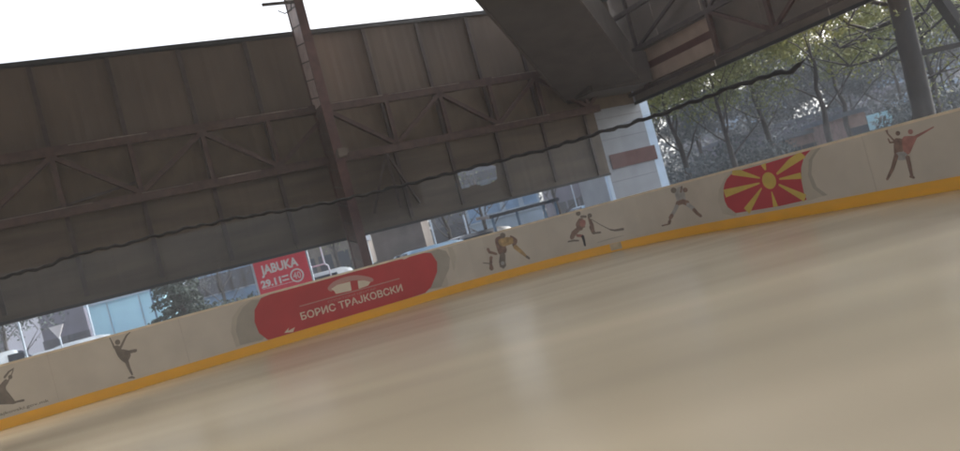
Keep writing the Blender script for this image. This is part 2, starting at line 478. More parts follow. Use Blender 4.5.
flat_print('flag_ring', [(0, sh2), (1, sh3)], ['pgrey2', 'pgrey'])
flat_print('flag_print', [(0, fl)] + tri + [(0, disc(cc, .215, .215, 28)), (1, disc(cc, .165, .165, 28))], ['crimson', 'gold'], base=.0075)

# skaters and players printed on the boards
def zz(ox, oy, k): return lambda *p: [(ox + x / k, oy + y / k) for x, y in p]
def figure(name, label, parts, mats):
    return flat_print(name, [(mi, P(poly)) for mi, poly in parts], mats, label=label)
Q = zz(0, 350, 5.64)
figure('skater_print', 'grey print of a spinning skater in a wide skirt', [
    (0, stroke(Q((78, 103), (50, 122), (25, 155)), [1, 1.8, 2.4])), (0, stroke(Q((75, 112), (60, 150), (40, 185)), [1, 1.2, 2])), (0, disc(*Q((58, 152)), 2.2)),
    (0, smooth_closed(Q((30, 165), (48, 180), (32, 215), (60, 255), (88, 298), (40, 306), (-40, 300), (-60, 230), (-10, 205)), 4)),
    (0, stroke(Q((70, 300), (100, 290), (135, 283)), [2.5, 2, 2.4]))], ['sil'])
Q = zz(90, 320, 6.44)
figure('skater_print', 'brown print of a lone figure skater with raised arms', [
    (0, stroke(Q((124, 106), (140, 140), (158, 180)), [1, 1.4, 2])), (0, stroke(Q((256, 74), (235, 100), (196, 178)), [2, 1.7, 2.6])),
    (0, disc(*Q((178, 143)), 2.7)), (0, smooth_closed(Q((155, 172), (185, 165), (205, 188), (250, 205), (262, 230), (235, 275), (205, 262), (175, 225)), 3)),
    (0, smooth_closed(Q((205, 190), (250, 195), (298, 186), (298, 206), (262, 215), (235, 240)), 3)),
    (0, stroke(Q((230, 250), (250, 305), (272, 352)), [4.6, 3, 1.9])), (0, stroke(Q((247, 374), (270, 368), (287, 372)), [1.4, 2.6, 1.6]))], ['sil'])
Q = zz(480, 225, 9.025)
figure('player_print', 'ochre and brown print of a crouching hockey goalkeeper', [
    (0, smooth_closed(Q((140, 120), (200, 95), (270, 92), (325, 120), (335, 160), (300, 200), (235, 250), (175, 265), (140, 200)), 3)),
    (1, smooth_closed(Q((165, 140), (230, 110), (295, 118), (300, 160), (250, 185), (190, 190)), 3)),
    (2, disc(*Q((205, 95)), 2.8)), (0, disc(*Q((318, 140)), 2.2)),
    (1, stroke(Q((315, 195), (375, 245), (425, 290)), [4.6, 3.6, 2.2])), (2, stroke(Q((418, 282), (445, 302)), 2.4)),
    (2, stroke(Q((205, 265), (200, 330), (208, 372)), [5.5, 6.5, 6.5])), (3, disc(*Q((205, 345)), 2.0)),
    (0, stroke(Q((70, 215), (85, 245), (150, 262)), [3, 3, 2.5])), (0, stroke(Q((100, 290), (95, 340), (105, 398)), [3.5, 2.2, 4.4])),
    (2, stroke(Q((28, 342), (105, 350)), 1)), (0, stroke(Q((110, 330), (85, 390)), 1))], ['sil2', 'sil3', 'sil', 'sil5'])
Q = zz(555, 200, 9.025)
figure('player_print', 'reddish brown print of a lunging hockey player with a long stick', [
    (0, smooth_closed(Q((240, 140), (275, 135), (325, 175), (350, 230), (330, 250), (265, 250), (240, 275), (200, 255), (190, 210)), 3)),
    (1, smooth_closed(Q((225, 190), (270, 180), (275, 225), (235, 245)), 3)),
    (2, disc(*Q((210, 122)), 2.4)), (2, disc(*Q((314, 140)), 2.3)), (2, stroke(Q((235, 150), (280, 150)), 2.5)),
    (0, stroke(Q((225, 250), (170, 300), (150, 345)), [4.6, 5.4, 4])), (2, stroke(Q((118, 376), (170, 366), (215, 366)), [1.4, 2, 1.5])),
    (1, stroke(Q((200, 320), (250, 325)), 3)), (3, stroke(Q((250, 325), (262, 365), (272, 412)), [3, 2.4, 2])),
    (0, stroke(Q((330, 235), (340, 275), (352, 300)), [5, 4, 3.4])), (2, stroke(Q((345, 300), (412, 292)), 2)),
    (2, stroke(Q((325, 172), (420, 228), (500, 268)), [.7, .8, .9])), (2, stroke(Q((495, 266), (540, 274), (618, 262)), [1.2, 1.9, 2.6])),
    (4, stroke(Q((380, 385), (500, 350), (620, 320)), [.5, 1, .5]))], ['sil2', 'sil4', 'sil', 'silk', 'pgrey'])
Q = zz(650, 175, 7.51)
figure('player_print', 'pale grey print of a striding hockey player in dark shorts', [
    (1, smooth_closed(Q((190, 110), (240, 85), (268, 120), (275, 180), (245, 205), (200, 210), (165, 185)), 3)),
    (3, disc(*Q((178, 115)), 2.9)), (2, stroke(Q((240, 85), (232, 130)), 1.5)), (2, disc(*Q((266, 112)), 2.5)),
    (2, stroke(Q((205, 215), (245, 200), (285, 212)), [4.5, 5, 5.5])), (0, stroke(Q((205, 230), (180, 280), (160, 310)), [4, 3.4, 3.4])),
    (2, stroke(Q((168, 300), (152, 325)), 3.8)), (2, stroke(Q((152, 340), (145, 362)), 3)), (2, stroke(Q((92, 381), (150, 366)), 1.5)),
    (1, stroke(Q((285, 220), (330, 255)), 4)), (2, stroke(Q((330, 258), (360, 290), (385, 308)), [3.6, 3.2, 3]))], ['sil5', 'sil5', 'sil2', 'sil'])
Q = zz(820, 100, 4.51)
figure('skater_print', 'brown and red print of a skating pair with outstretched arm', [
    (0, stroke(Q((298, 128), (306, 152), (330, 178), (345, 195)), [2.6, 1.6, 1.8, 2.4])), (0, stroke(Q((308, 175), (316, 192), (335, 190)), [1.6, 2, 1.8])),
    (0, disc(*Q((352, 150)), 2.4)), (0, smooth_closed(Q((335, 182), (352, 172), (378, 182), (375, 235), (350, 262), (336, 250)), 3)),
    (1, disc(*Q((409, 143)), 2.6)), (1, smooth_closed(Q((372, 172), (405, 162), (438, 166), (424, 200), (404, 242), (380, 238)), 3)),
    (1, stroke(Q((432, 166), (470, 146), (514, 121)), [3.2, 2.2, 1.4])),
    (2, smooth_closed(Q((346, 238), (385, 235), (398, 262), (370, 272), (346, 266)), 3)),
    (0, stroke(Q((346, 250), (328, 310), (304, 358)), [4.6, 3.8, 2.6])), (0, stroke(Q((396, 255), (406, 300), (416, 345)), [4.4, 3.8, 2.8])), (0, stroke(Q((408, 344), (426, 350)), 2.4))],
    ['sil2', 'sil4', 'sil5'])

# ------------------------------------------------------------------ plexiglass shield and the cable along its top
gs = thing('glass_shield', 'tall hazy plexiglass barrier standing on the rink boards', 'glass barrier', loc=ab(DR - 5, DL - 1, 1.2))
GH = 1.68
s = 1.1; gi = 0
while s + 2.44 < SL:
    bm = bmesh.new()
    p0 = path_at(s + 1)[0]
    strip(bm, -.045, -.057, 1.2005, 1.2 + GH, s + .004, s + 2.436, .3)
    bmesh.ops.translate(bm, verts=bm.verts, vec=-Vector(gs.location))
    if p0.y > 5 and abs(p0.x / p0.y) < 1.05: obj('glass_pane', bm, 'shield', gs)
    else: bm.free()
    s += 2.44
# wavy cable tied along the top edge of the panes
px = [(-60, 294), (0, 277.5), (40, 268), (85, 251.5), (120, 245), (150, 237), (200, 225), (240, 217), (300, 208), (350, 198), (400, 186), (450, 173), (500, 160.5),
      (550, 148), (600, 132.5), (650, 117.5), (700, 99), (740, 84), (775, 74), (790, 70.5), (797, 65), (803, 59.5)]
cab = []
for i in range(len(px) - 1):
    (x0, y0), (x1, y1) = px[i], px[i + 1]
    k = max(2, int((x1 - x0) / 4))
    for j in range(k):
        t = j / k; cab.append((x0 + (x1 - x0) * t, y0 + (y1 - y0) * t))
cab.append(px[-1])
pts = []; rad = []
for i, (x, y) in enumerate(cab):
    r = sz(x, y)
    if r is None: continue
    q, nn = path_at(r[0])
    z = r[1] + .015 * sin(i * 1.5) + .012 * sin(i * .63 + 1) + random.uniform(-.008, .008)
    pts.append(Vector((q.x - nn.x * .05, q.y - nn.y * .05, z))); rad.append(.033 + .006 * sin(i * 1.9 + 1) + .014 * (x / 803) + random.uniform(-.004, .004))
rad[-1] = .012; rad[-2] = .02
bm = bmesh.new(); tube(bm, pts, rad, 8)
tag(obj('cable', bm, 'cable', smooth=True), 'black wavy unlit light cable strung along the top of the glass barrier', 'cable')

# ------------------------------------------------------------------ left hall wall
BW = 21.0
A1 = on_b(640, 120, BW)[0]; A0 = -38.0
zt, zb = EYE + .337 * BW, EYE + .0442 * BW
ztc, zbc = EYE + .2262 * (BW - .35), EYE + .1535 * (BW - .35)
nodes = [on_b(x, y, BW - .35)[0] for x, y in ((50, 153), (200, 128), (320, 105), (432, 92))]
print('nodes', nodes, 'corner', A1, 'zt', zt, zb, ztc, zbc)
hw = thing('hall_wall', 'high brown sheet wall of the rink hall hanging open at its foot on the left', 'wall', loc=ab(0, BW), rz=TH)
def L3(a, b, z): return Vector((a, b - BW, z))    # local frame of the left wall
# sheets
NS = (nodes[1] - nodes[0]) / 2
AP = on_b(597, 125, BW)[0]
ref = nodes[0]
hole = [on_b(x, y, BW)for x, y in ((455, 176), (459, 171.5), (479, 167), (492, 164.5), (497, 166), (498, 179), (491, 183), (482, 185), (476, 184), (471, 186), (467, 188), (460, 189), (456, 187))]
def sheet(bmx, a0, a1, z0, z1, amp, y0, th=.05):
    k = max(1, int((a1 - a0) / .12)); col = []
    for i in range(k + 1):
        a = a0 + (a1 - a0) * i / k
        w = amp * (.5 - .5 * cos(2 * pi * (a - a0) / .31))
        col.append([bmx.verts.new((a, y0 + w, z0)), bmx.verts.new((a, y0 + w, z1)), bmx.verts.new((a, y0 + w + th, z1)), bmx.verts.new((a, y0 + w + th, z0))])
    for p, q in zip(col, col[1:]):
        for j in range(4): bmx.faces.new((p[j], p[(j + 1) % 4], q[(j + 1) % 4], q[j]))
    bmx.faces.new(col[0]); bmx.faces.new(col[-1])
i = -20
hl = (min(p[0] for p in hole), max(p[0] for p in hole), min(p[1] for p in hole), max(p[1] for p in hole))
while ref + i * NS < A1 - .1:
    low = ref + i * NS < AP - .1
    a0 = ref + i * NS; a1 = min(a0 + NS, A1)
    if a0 > A0:
        j = (.0 if i % 2 else .07)
        bm = bmesh.new(); sheet(bm, a0 - .012, a1 + .012, ztc, zt - .12, .012, j); obj('wall_sheet', bm, 'sheet_up', hw)
        bm = bmesh.new(); sheet(bm, a0 - .012, a1 + .012, zbc, ztc + .01, .006, j + .001); obj('wall_sheet', bm, 'sheet_mid', hw)
        zz0 = zb + random.uniform(-.015, .015)
        if not low: i += 1; continue
        a1 = min(a1, AP)
        if a1 < hl[0] or a0 > hl[1]:
            bm = bmesh.new(); sheet(bm, a0 - .012, a1 + .012, zz0, zbc + .02, .006, j + .002); obj('wall_sheet', bm, 'sheet_low', hw)
        else:
            # torn sheet: cut the hole out of a grid
            bm = bmesh.new()
            bmesh.ops.create_grid(bm, x_segments=60, y_segments=60, size=.5)
            for v in bm.verts:
                x = (a0 + a1) / 2 + v.co.x * (a1 - a0 + .02); z = (zz0 + zbc - .01) / 2 + v.co.y * (zbc - .01 - zz0)
                v.co = Vector((x, j, z))
            def inside(x, z):
                c = False
                for q in range(len(hole)):
                    (x1, z1), (x2, z2) = hole[q], hole[(q + 1) % len(hole)]
                    if (z1 > z) != (z2 > z) and x < (x2 - x1) * (z - z1) / (z2 - z1) + x1: c = not c
                return c
            dl = [f for f in bm.faces if inside(f.calc_center_median().x, f.calc_center_median().z)]
            bmesh.ops.delete(bm, geom=dl, context='FACES')
            bmesh.ops.solidify(bm, geom=bm.faces[:], thickness=.02)
            obj('wall_sheet', bm, 'sheet_low', hw)['label'] = 'lower sheet with a torn hole in it'
    i += 1
bm = bmesh.new(); box(bm, ((A0 + A1) / 2, .02, zt - .055), (A1 - A0, .16, .13)); obj('edge_flashing', bm, 'trim', hw)
bm = bmesh.new(); box(bm, ((A0 + AP) / 2, -.02, zb - .02), (AP - A0, .06, .08)); obj('bottom_rail', bm, 'trim', hw)
# closed corner of the hall above the wall, behind the girder
ai = on_b(560, 40, BW)[0]
bm = bmesh.new(); box(bm, ((ai + A1) / 2 + .1, .2, (zt + 11.4) / 2 - .1), (A1 - ai, .06, 11.4 - zt + .4)); obj('corner_infill', bm, 'dark', hw)
# truss along the wall
def chord(nm, z, b=-.35, h=.24, m='steel'):
    E_ = A1 if nm == 'top_chord' else AP
    bm = bmesh.new(); box(bm, ((A0 + E_) / 2, b, z), (E_ - A0, .14, h))
    o = obj(nm, bm, m, hw)
    bm = bmesh.new()
    a = A0
    while a < A1 - 3:
        l = random.uniform(.8, 2.6)
        if random.random() < .6: box(bm, (a + l / 2, b - .078, z + h / 2 - .03), (l, .012, .022))  # short pale strips imitate light catching the upper flange
        a += l + random.uniform(.05, 1.2)
    obj('chord_highlight', bm, 'lite', o)['label'] = 'pale highlight painted along the upper flange'
    return o
tch = chord('top_chord', ztc); bch = chord('bottom_chord', zbc)
NN = (nodes[1] - nodes[0]) / 2
kk = -9
a = nodes[0] + kk * NN
while a < AP - .2:
    up = kk % 2 == 0
    bm = bmesh.new(); beam(bm, (a, -.35, zbc + .08), (a, -.35, ztc - .08), .14, .12); obj('truss_post', bm, 'steel', hw)
    an = a + NN
    if an < A1:
        p = (a, -.35, ztc - .12) if up else (a, -.35, zbc + .1)
        q = (an, -.35, zbc + .1) if up else (an, -.35, ztc - .12)
        bm = bmesh.new(); beam(bm, p, q, .14, .12); obj('truss_diagonal', bm, 'steel', hw)
    # sheeting rails / faint posts behind below and above
    bm = bmesh.new(); box(bm, (a, -.03, (zb + zt) / 2), (.11, .06, zt - zb - .3)); obj('wall_stud', bm, 'steel_d', hw)
    a += NN; kk += 1
# knee braces under the chord right of the column
an = on_b(385, 150, BW - .35)[0]
for da in (-.75, .75, .1):
    bm = bmesh.new(); beam(bm, (an, -.35, zbc - .08), (an + da, -.12, zbc - 1.75), .07, .07); obj('knee_brace', bm, 'steel_d', hw)
bm = bmesh.new(); beam(bm, (nodes[0] - .3, -.35, zbc + .1), (nodes[0] + NN, -.3, zbc + .42), .06, .06); obj('tie_rod', bm, 'steel_d', hw)

# ------------------------------------------------------------------ laced column
cl = on_b(356, 220, 19.95)[0]
col = thing('steel_column', 'tall laced red steel column with pale web plates standing before the brown wall', 'column', loc=ab(cl, 20.0), rz=TH)
HC = 11.3
bm = bmesh.new(); box(bm, (0, -.07, HC / 2), (.26, .05, HC)); obj('front_flange', bm, 'steel_r', col)
bm = bmesh.new(); box(bm, (0, .76, HC / 2), (.26, .05, HC)); obj('rear_flange', bm, 'steel_r', col)
for z0, z1, m in ((0.0, ztc - .02, 'steel'), (ztc - .015, HC, 'lace')):
    bm = bmesh.new(); box(bm, (-.09, .345, (z0 + z1) / 2), (.03, .776, z1 - z0)); wp = obj('web_plate', bm, m, col)
bm = bmesh.new(); z = .4
while z < HC - .3:
    box(bm, (-.12, .345, z), (.03, .76, .03), Matrix.Rotation(radians(12), 4, 'X')); z += .52
obj('batten', bm, 'steel_d', col)
bm = bmesh.new(); box(bm, (0, .275, .05), (.6, 1.1, .1)); obj('base_plate', bm, 'steel', col)
bm = bmesh.new(); box(bm, (.05, -.2, zbc + .02), (.26, .2, .24), bevel=.02)
box(bm, (.2, -.2, zbc + .05), (.08, .1, .14)); obj('junction_box', bm, 'gable', col)
zl = on_b(290, 3, 20)[1]
bm = bmesh.new(); beam(bm, (-.12, -.05, zl), (-1.0, -.05, zl + .0), .07, .07)
tube(bm, [(-.2 - .0, -.05, zl), (-.25, -.05, zl - .22), (-.45, -.05, zl - .3), (-.62, -.05, zl - .2)], .018, 6)
obj('lamp_bracket', bm, 'steel_d', col)

# ------------------------------------------------------------------ corner pier
a_l = on_b(612, 192, BW + .2)[0]; a_r = on_b(661, 184, BW + .2)[0]
zp = on_b(655, 96, BW)[1] + .35
pr = thing('corner_pier', 'white ribbed corner pier with a dark red stripe carrying the big roof girder', 'pier', loc=ab(a_l, BW + .2), rz=TH)
w = a_r - a_l
bm = bmesh.new(); box(bm, (w / 2, .9, zp / 2), (w, 1.8, zp)); obj('pier_body', bm, 'pier', pr)
bm = bmesh.new()
g = .3
while g < zp - .2:
    box(bm, (w / 2, -.004, g), (w - .02, .01, .018)); g += .75
obj('pier_groove', bm, 'groove', pr)
z0 = on_b(636, 164, BW + .2)[1]; z1 = on_b(636, 149, BW + .2)[1]
a0 = on_b(614, 161, BW)[0] - a_l; a1 = on_b(659, 150, BW)[0] - a_l
bm = bmesh.new(); box(bm, ((a0 + a1) / 2, -.025, (z0 + z1) / 2), (a1 - a0, .02, z1 - z0)); obj('red_stripe', bm, 'pier_red', pr)
bm = bmesh.new(); box(bm, (w + .19, .5, zp / 2 - .03), (.38, 1.0, zp)); obj('skylit_side', bm, 'pier_b', pr)  # side face coloured bluish as if lit by the sky
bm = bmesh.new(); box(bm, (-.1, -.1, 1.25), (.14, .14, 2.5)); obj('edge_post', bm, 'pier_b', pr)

# ------------------------------------------------------------------ right gable wall
AR = ab(0, 0); c1 = ab(A1, BW); 
AW = A1 + .2
zg = sum(on_a(x, y, AW)[1] for x, y in ((655, 95), (717, 66), (780, 40), (860, 2))) / 4
print('gable', AW, [on_a(x, y, AW) for x, y in ((655, 95), (717, 66), (780, 40), (860, 2))])
gw = thing('gable_wall', 'brown sheet wall with trusses hanging above the open side on the right', 'wall', loc=ab(AW, 0), rz=TH)
GT = 11.2
b0, b1 = -30.0, BW + .35
b = b1; 
while b > b0:
    bn = max(b0, b - 2.1)
    bm = bmesh.new(); box(bm, (.03 + random.uniform(0, .02), (b + bn) / 2, (zg + GT) / 2), (.04, b - bn - .02, GT - zg)); obj('wall_sheet', bm, 'gable', gw)
    b = bn
bm = bmesh.new(); box(bm, (-.02, (b0 + b1) / 2, zg - .03), (.12, b1 - b0, .1)); obj('bottom_rail', bm, 'trim', gw)
def rb_(x, y): bb, z = on_a(x, y, AW - .3); return Vector((-.3, bb, z))
def rbeam(nm, p, q, w=.12, m='steel'):
    bm = bmesh.new(); beam(bm, p, q, w, w); return obj(nm, bm, m, gw)
t0 = rb_(637, 49.5); t1 = rb_(707, 11)
zt2 = (t0.z + t1.z) / 2; zb2 = zg + .25
step = abs(t1.y - t0.y)
print('right truss', t0, t1, zt2, zg, step)
bm = bmesh.new(); box(bm, (-.3, (b0 + b1) / 2, zt2), (.14, b1 - b0, .15)); obj('top_chord', bm, 'steel_d', gw)
bm = bmesh.new(); box(bm, (-.3, (b0 + b1) / 2, zb2), (.12, b1 - b0, .12)); obj('bottom_chord', bm, 'steel_d', gw)
zt3 = rb_(612, 17).z
bm = bmesh.new(); box(bm, (-.3, (b0 + b1) / 2, zt2 + 1.35), (.14, b1 - b0, .15)); obj('upper_chord', bm, 'steel_d', gw)
bb = t0.y; kk = 0; hs = step / 1.55
ys = [t0.y, t1.y]
while ys[-1] > b0: ys.append(ys[-1] - step * .62)
for i, y in enumerate(ys):
    rbeam('truss_post', (-.3, y, zb2), (-.3, y, zt2), .13)
    rbeam('truss_post', (-.3, y, zt2), (-.3, y, GT), .1, 'steel_d')
    if i >= 1 and i + 1 < len(ys):
        p = (-.3, y, zt2) if i % 2 else (-.3, y, zb2); q = (-.3, ys[i + 1], zb2) if i % 2 else (-.3, ys[i + 1], zt2)
        rbeam('truss_diagonal', p, q, .11)
        rbeam('truss_diagonal', (-.3, y, zt2 + (1.35 if i % 2 == 0 else 0)), (-.3, ys[i + 1], zt2 + (0 if i % 2 == 0 else 1.35)), .09, 'steel_d')
rbeam('truss_diagonal', (-.3, t0.y, zt2), (-.3, t1.y, zt2 + 1.35), .09, 'steel_d')
# banner in the first bay
bn = thing('banner', 'faded cream banner with a red stripe hung in the right wall truss', 'banner', loc=ab(AW, 0), rz=TH)
y0, y1 = t0.y - .12, t1.y + .12; zA, zB = zg + .42, zt2 - .12; h3 = (zB - zA) / 3
for nm, za, zb_, m in (('banner_panel', zA, zA + h3 * 1.2, 'ban'), ('banner_stripe', zA + h3 * 1.2, zA + h3 * 1.85, 'banr'), ('banner_panel', zA + h3 * 1.85, zB, 'ban')):
    bm = bmesh.new(); box(bm, (-.16, (y0 + y1) / 2, (za + zb_) / 2), (.04, abs(y0 - y1), zb_ - za)); obj(nm, bm, m, bn)

# ------------------------------------------------------------------ diagonal girder from the pier up over the rink
ga = at(597, 72, 25.0); gb = at(395, -190, 13.0)
gd = thing('roof_girder', 'huge dark inclined girder rising from the corner pier over the rink', 'girder', loc=ga)
bm = bmesh.new()
def girder_box(p, q, w0, w1, h0, h1):
    d = (q - p).normalized(); x = Vector((0, 0, 1)).cross(d).normalized(); y = d.cross(x)
    v = []
    for c_, w_, h_ in ((p, w0, h0), (q, w1, h1)):
        v += [bm.verts.new(c_ + x * sx * w_ / 2 + y * sy * h_ / 2) for sx, sy in ((-1, -1), (1, -1), (1, 1), (-1, 1))]
    for f in ((0, 1, 2, 3), (7, 6, 5, 4), (0, 4, 5, 1), (1, 5, 6, 2), (2, 6, 7, 3), (3, 7, 4, 0)): bm.faces.new([v[i] for i in f])
    return x, y, d
gx, gy, gdv = girder_box(Vector((0, 0, 0)) , gb - ga, 2.5, 1.7, 1.3, 1.3)
obj('girder_casing', bm, 'dark', gd)
bm = bmesh.new()
for sx in (-1, 1):
    p = gx * sx * 1.26 - gy * .66; q = (gb - ga) + gx * sx * .86 - gy * .66
    beam(bm, p, q, .07, .07)
obj('girder_edge', bm, 'steel_d', gd)
bm = bmesh.new(); box(bm, (.35, .6, -.15), (2.7, 1.6, 1.1), RZ(TH), bevel=.06); obj('girder_shoe', bm, 'dark', gd)
bm = bmesh.new(); box(bm, (-.75, -.42, -.05), (.32, .18, .16), RZ(TH), bevel=.04); box(bm, (-.4, -.36, -.05), (.12, .16, .2), RZ(TH)); obj('floodlight_fitting', bm, 'ban', gd)

# ------------------------------------------------------------------ roof deck overhead
rf = thing('hall_roof', 'dark brown roof deck over the whole rink', 'roof', loc=ab(0, 0, 0), rz=TH)
bm = bmesh.new(); box(bm, (-8.5, -4, 11.6), (2 * AW + 4, 2 * BW + 7.6, .25)); obj('roof_deck', bm, 'roof', rf)
a = -26
while a < AW:
    bm = bmesh.new(); box(bm, (a, -4, 11.38), (.3, 2 * BW + 7.4, .18)); obj('rafter', bm, 'steel', rf); a += 5.5

# ------------------------------------------------------------------ outside: helpers
def base(x, y, Y): p = at(x, y, Y); return Vector((p.x, p.y, -.15))
def px_m(n, Y): return n * Y / F
def car(label, x, y, Y, h, l=4.2, body='carw', rz=TH, van=False):
    p = base(x, y, Y)
    t = thing('parked_car', label, 'car', 'cars parked beyond the rink', loc=p, rz=rz)
    W = 1.72
    prof = [(-l / 2, .35), (-l / 2, .85), (-l / 2 + .1, .95), (-l * .33, 1.0), (-l * .2, h - .06), (-l * .12, h), (l * .22, h), (l * .34, h - .12), (l / 2 - .12, 1.0), (l / 2, .8), (l / 2, .35)]
    if van: prof = [(-l / 2, .35), (-l / 2, .95), (-l * .42, 1.1), (-l * .3, h - .12), (-l * .24, h), (l * .47, h), (l / 2, h - .15), (l / 2, .35)]
    bm = bmesh.new(); A = [bm.verts.new((q[0], -W / 2 + (.14 if q[1] > 1.2 else 0), q[1])) for q in prof]; B = [bm.verts.new((q[0], W / 2 - (.14 if q[1] > 1.2 else 0), q[1])) for q in prof]
    bm.faces.new(A); bm.faces.new(B[::-1])
    for i in range(len(prof)): bm.faces.new((A[i], B[i], B[(i + 1) % len(prof)], A[(i + 1) % len(prof)]))
    bmesh.ops.bevel(bm, geom=bm.edges[:], offset=.035, segments=2, affect='EDGES')
    obj('body', bm, body, t, True)
    for sy in (-1, 1):
        bm = bmesh.new(); yy = sy * (W / 2 - .06)
        box(bm, (-l * .04 if not van else -l * .28, yy, (1.02 + h - .12) / 2), (l * .34 if not van else l * .14, .05, h - 1.2), Matrix.Rotation(sy * .2, 4, 'X')); obj('side_window', bm, 'glassd', t)
    bm = bmesh.new(); box(bm, (-l * .27 if not van else -l * .365, 0, (1.0 + h) / 2), (.05, W - .4, (h - 1.0) * 1.0), Matrix.Rotation(radians(42), 4, 'Y')); obj('windscreen', bm, 'glassd', t)
    for sx in (-1, 1):
        for sy in (-1, 1):
            bm = bmesh.new(); bmesh.ops.create_cone(bm, cap_ends=True, segments=20, radius1=.32, radius2=.32, depth=.2, matrix=Matrix.Translation((sx * l * .31, sy * (W / 2 - .08), .32)) @ Matrix.Rotation(pi / 2, 4, 'X'))
            obj('wheel', bm, 'tyre', t)
    return t
def building(name, label, x0, x1, ytop_px, Y, depth, wall, roof='rooft', wins=None, h=None, cat='building', rz=0.0, gable=False, win_m='glassd'):
    p0 = at(x0, ytop_px, Y); 
    hz = 236.5 - .2677 * (x1 - 480); p1 = at(x1, hz, Y)
    w_ = (p1.x - p0.x); H = h if h else p0.z + .15
    t = thing(name, label, cat, loc=(p0.x, Y, -.15), rz=rz)
    bm = bmesh.new(); box(bm, (w_ / 2, depth / 2, H / 2), (w_, depth, H)); obj('wall', bm, wall, t)
    bm = bmesh.new()
    if gable:
        v = [bm.verts.new(c) for c in ((-.4, -.4, H), (w_ + .4, -.4, H), (w_ + .4, depth + .4, H), (-.4, depth + .4, H), (-.4, depth / 2, H + depth * .3), (w_ + .4, depth / 2, H + depth * .3))]
        for f in ((0, 1, 5, 4), (2, 3, 4, 5), (0, 4, 3), (1, 2, 5), (3, 2, 1, 0)): bm.faces.new([v[i] for i in f])
    else: box(bm, (w_ / 2, depth / 2, H + .12), (w_ + .3, depth + .3, .24))
    obj('roof', bm, roof, t)
    if wins:
        nx, nz, ww, wh = wins
        for i in range(nx):
            for j in range(nz):
                bm = bmesh.new(); box(bm, (w_ * (i + .5) / nx, -.02, H * (j + .62) / nz if nz > 1 else H * .62), (ww, .08, wh)); f = obj('window', bm, win_m, t)
                bm = bmesh.new(); box(bm, (w_ * (i + .5) / nx, -.05, (H * (j + .62) / nz if nz > 1 else H * .62) - wh / 2 - .04), (ww + .15, .1, .06)); obj('sill', bm, 'pole', f)
    return t
def leaves(bm, c, r, nleaf, size, flat=.75):
    for _ in range(nleaf):
        while True:
            d = Vector((random.uniform(-1, 1), random.uniform(-1, 1), random.uniform(-1, 1)))
            if d.length < 1: break
        p = Vector(c) + Vector((d.x * r, d.y * r, d.z * r * flat))
        e = Vector((random.gauss(0, 1), random.gauss(0, 1), random.gauss(0, 1))).normalized()
        f = e.cross(Vector((random.gauss(0, 1), random.gauss(0, 1), random.gauss(0, 1)))).normalized()
        s_ = size * random.uniform(.5, 1.3)
        bm.faces.new([bm.verts.new(p + e * s_), bm.verts.new(p + f * s_ * .55), bm.verts.new(p - e * s_ * .8), bm.verts.new(p - f * s_ * .55)])
def tree(label, loc, H, crown, nl, leafm, seed, rad=.22, size=.09, spread=.5, name='deciduous_tree', clear=.3, cr=.9, group='trees outside the hall'):
    random.seed(seed)
    t = thing(name, label, 'tree', group, loc=loc)
    bt = bmesh.new(); bb_ = bmesh.new(); tips = []
    lean = Vector((random.uniform(-.04, .04), random.uniform(-.04, .04), 1)).normalized()
    tp = [Vector((0, 0, -.1))]; rr = [rad * 1.25]
    for i in range(1, 8):
        f = i / 7; tp.append(lean * H * .8 * f + Vector((random.uniform(-.1, .1), random.uniform(-.1, .1), 0)) * (H / 8)); rr.append(rad * (1 - f) + .03)
    tube(bt, tp, rr, 9)
    def grow(p, d, l, r, lv):
        pts_ = [p]; q = p.copy(); dd = d.copy()
        for i in range(4):
            dd = (dd + Vector((random.uniform(-.22, .22), random.uniform(-.22, .22), random.uniform(-.08, .2)))).normalized()
            q = q + dd * l / 4; pts_.append(q.copy())
        tube(bb_, pts_, [r, r * .8, r * .6, r * .45, r * .25], 5 if lv else 4, cap=False)
        if lv == 0: tips.append(q); tips.append(pts_[2]); return
        for i in range(3 if lv > 1 else 4):
            a = random.uniform(0, 2 * pi); s_ = pts_[random.choice((2, 3, 4))]
            nd = (dd + Vector((cos(a), sin(a), random.uniform(-.3, .5))) * .8).normalized()
            grow(s_, nd, l * .62, r * .5, lv - 1)
        tips.append(q)
    nb = 9
    for i in range(nb):
        f = clear + (1 - clear) * (i + random.uniform(0, .6)) / nb
        f = min(f, .97); k_ = f * 7; i0 = min(6, int(k_)); p = tp[i0].lerp(tp[i0 + 1], k_ - i0)
        a = i * 2.4 + random.uniform(-.4, .4)
        d = Vector((cos(a) * spread * 1.6, sin(a) * spread * 1.6, .75)).normalized()
        grow(p, d, crown * random.uniform(.75, 1.1) * (1.1 - .5 * f), rad * .42 * (1.15 - .7 * f), 2)
    obj('trunk', bt, 'bark', t, True); obj('branches', bb_, 'twig', t, True)
    bl = bmesh.new(); per = max(1, int(nl / max(1, len(tips))))
    for tip in tips: leaves(bl, tip, cr * random.uniform(.5, 1.1), int(per * random.uniform(.2, 1.9)), size)
    obj('crown', bl, leafm, t)
    return t
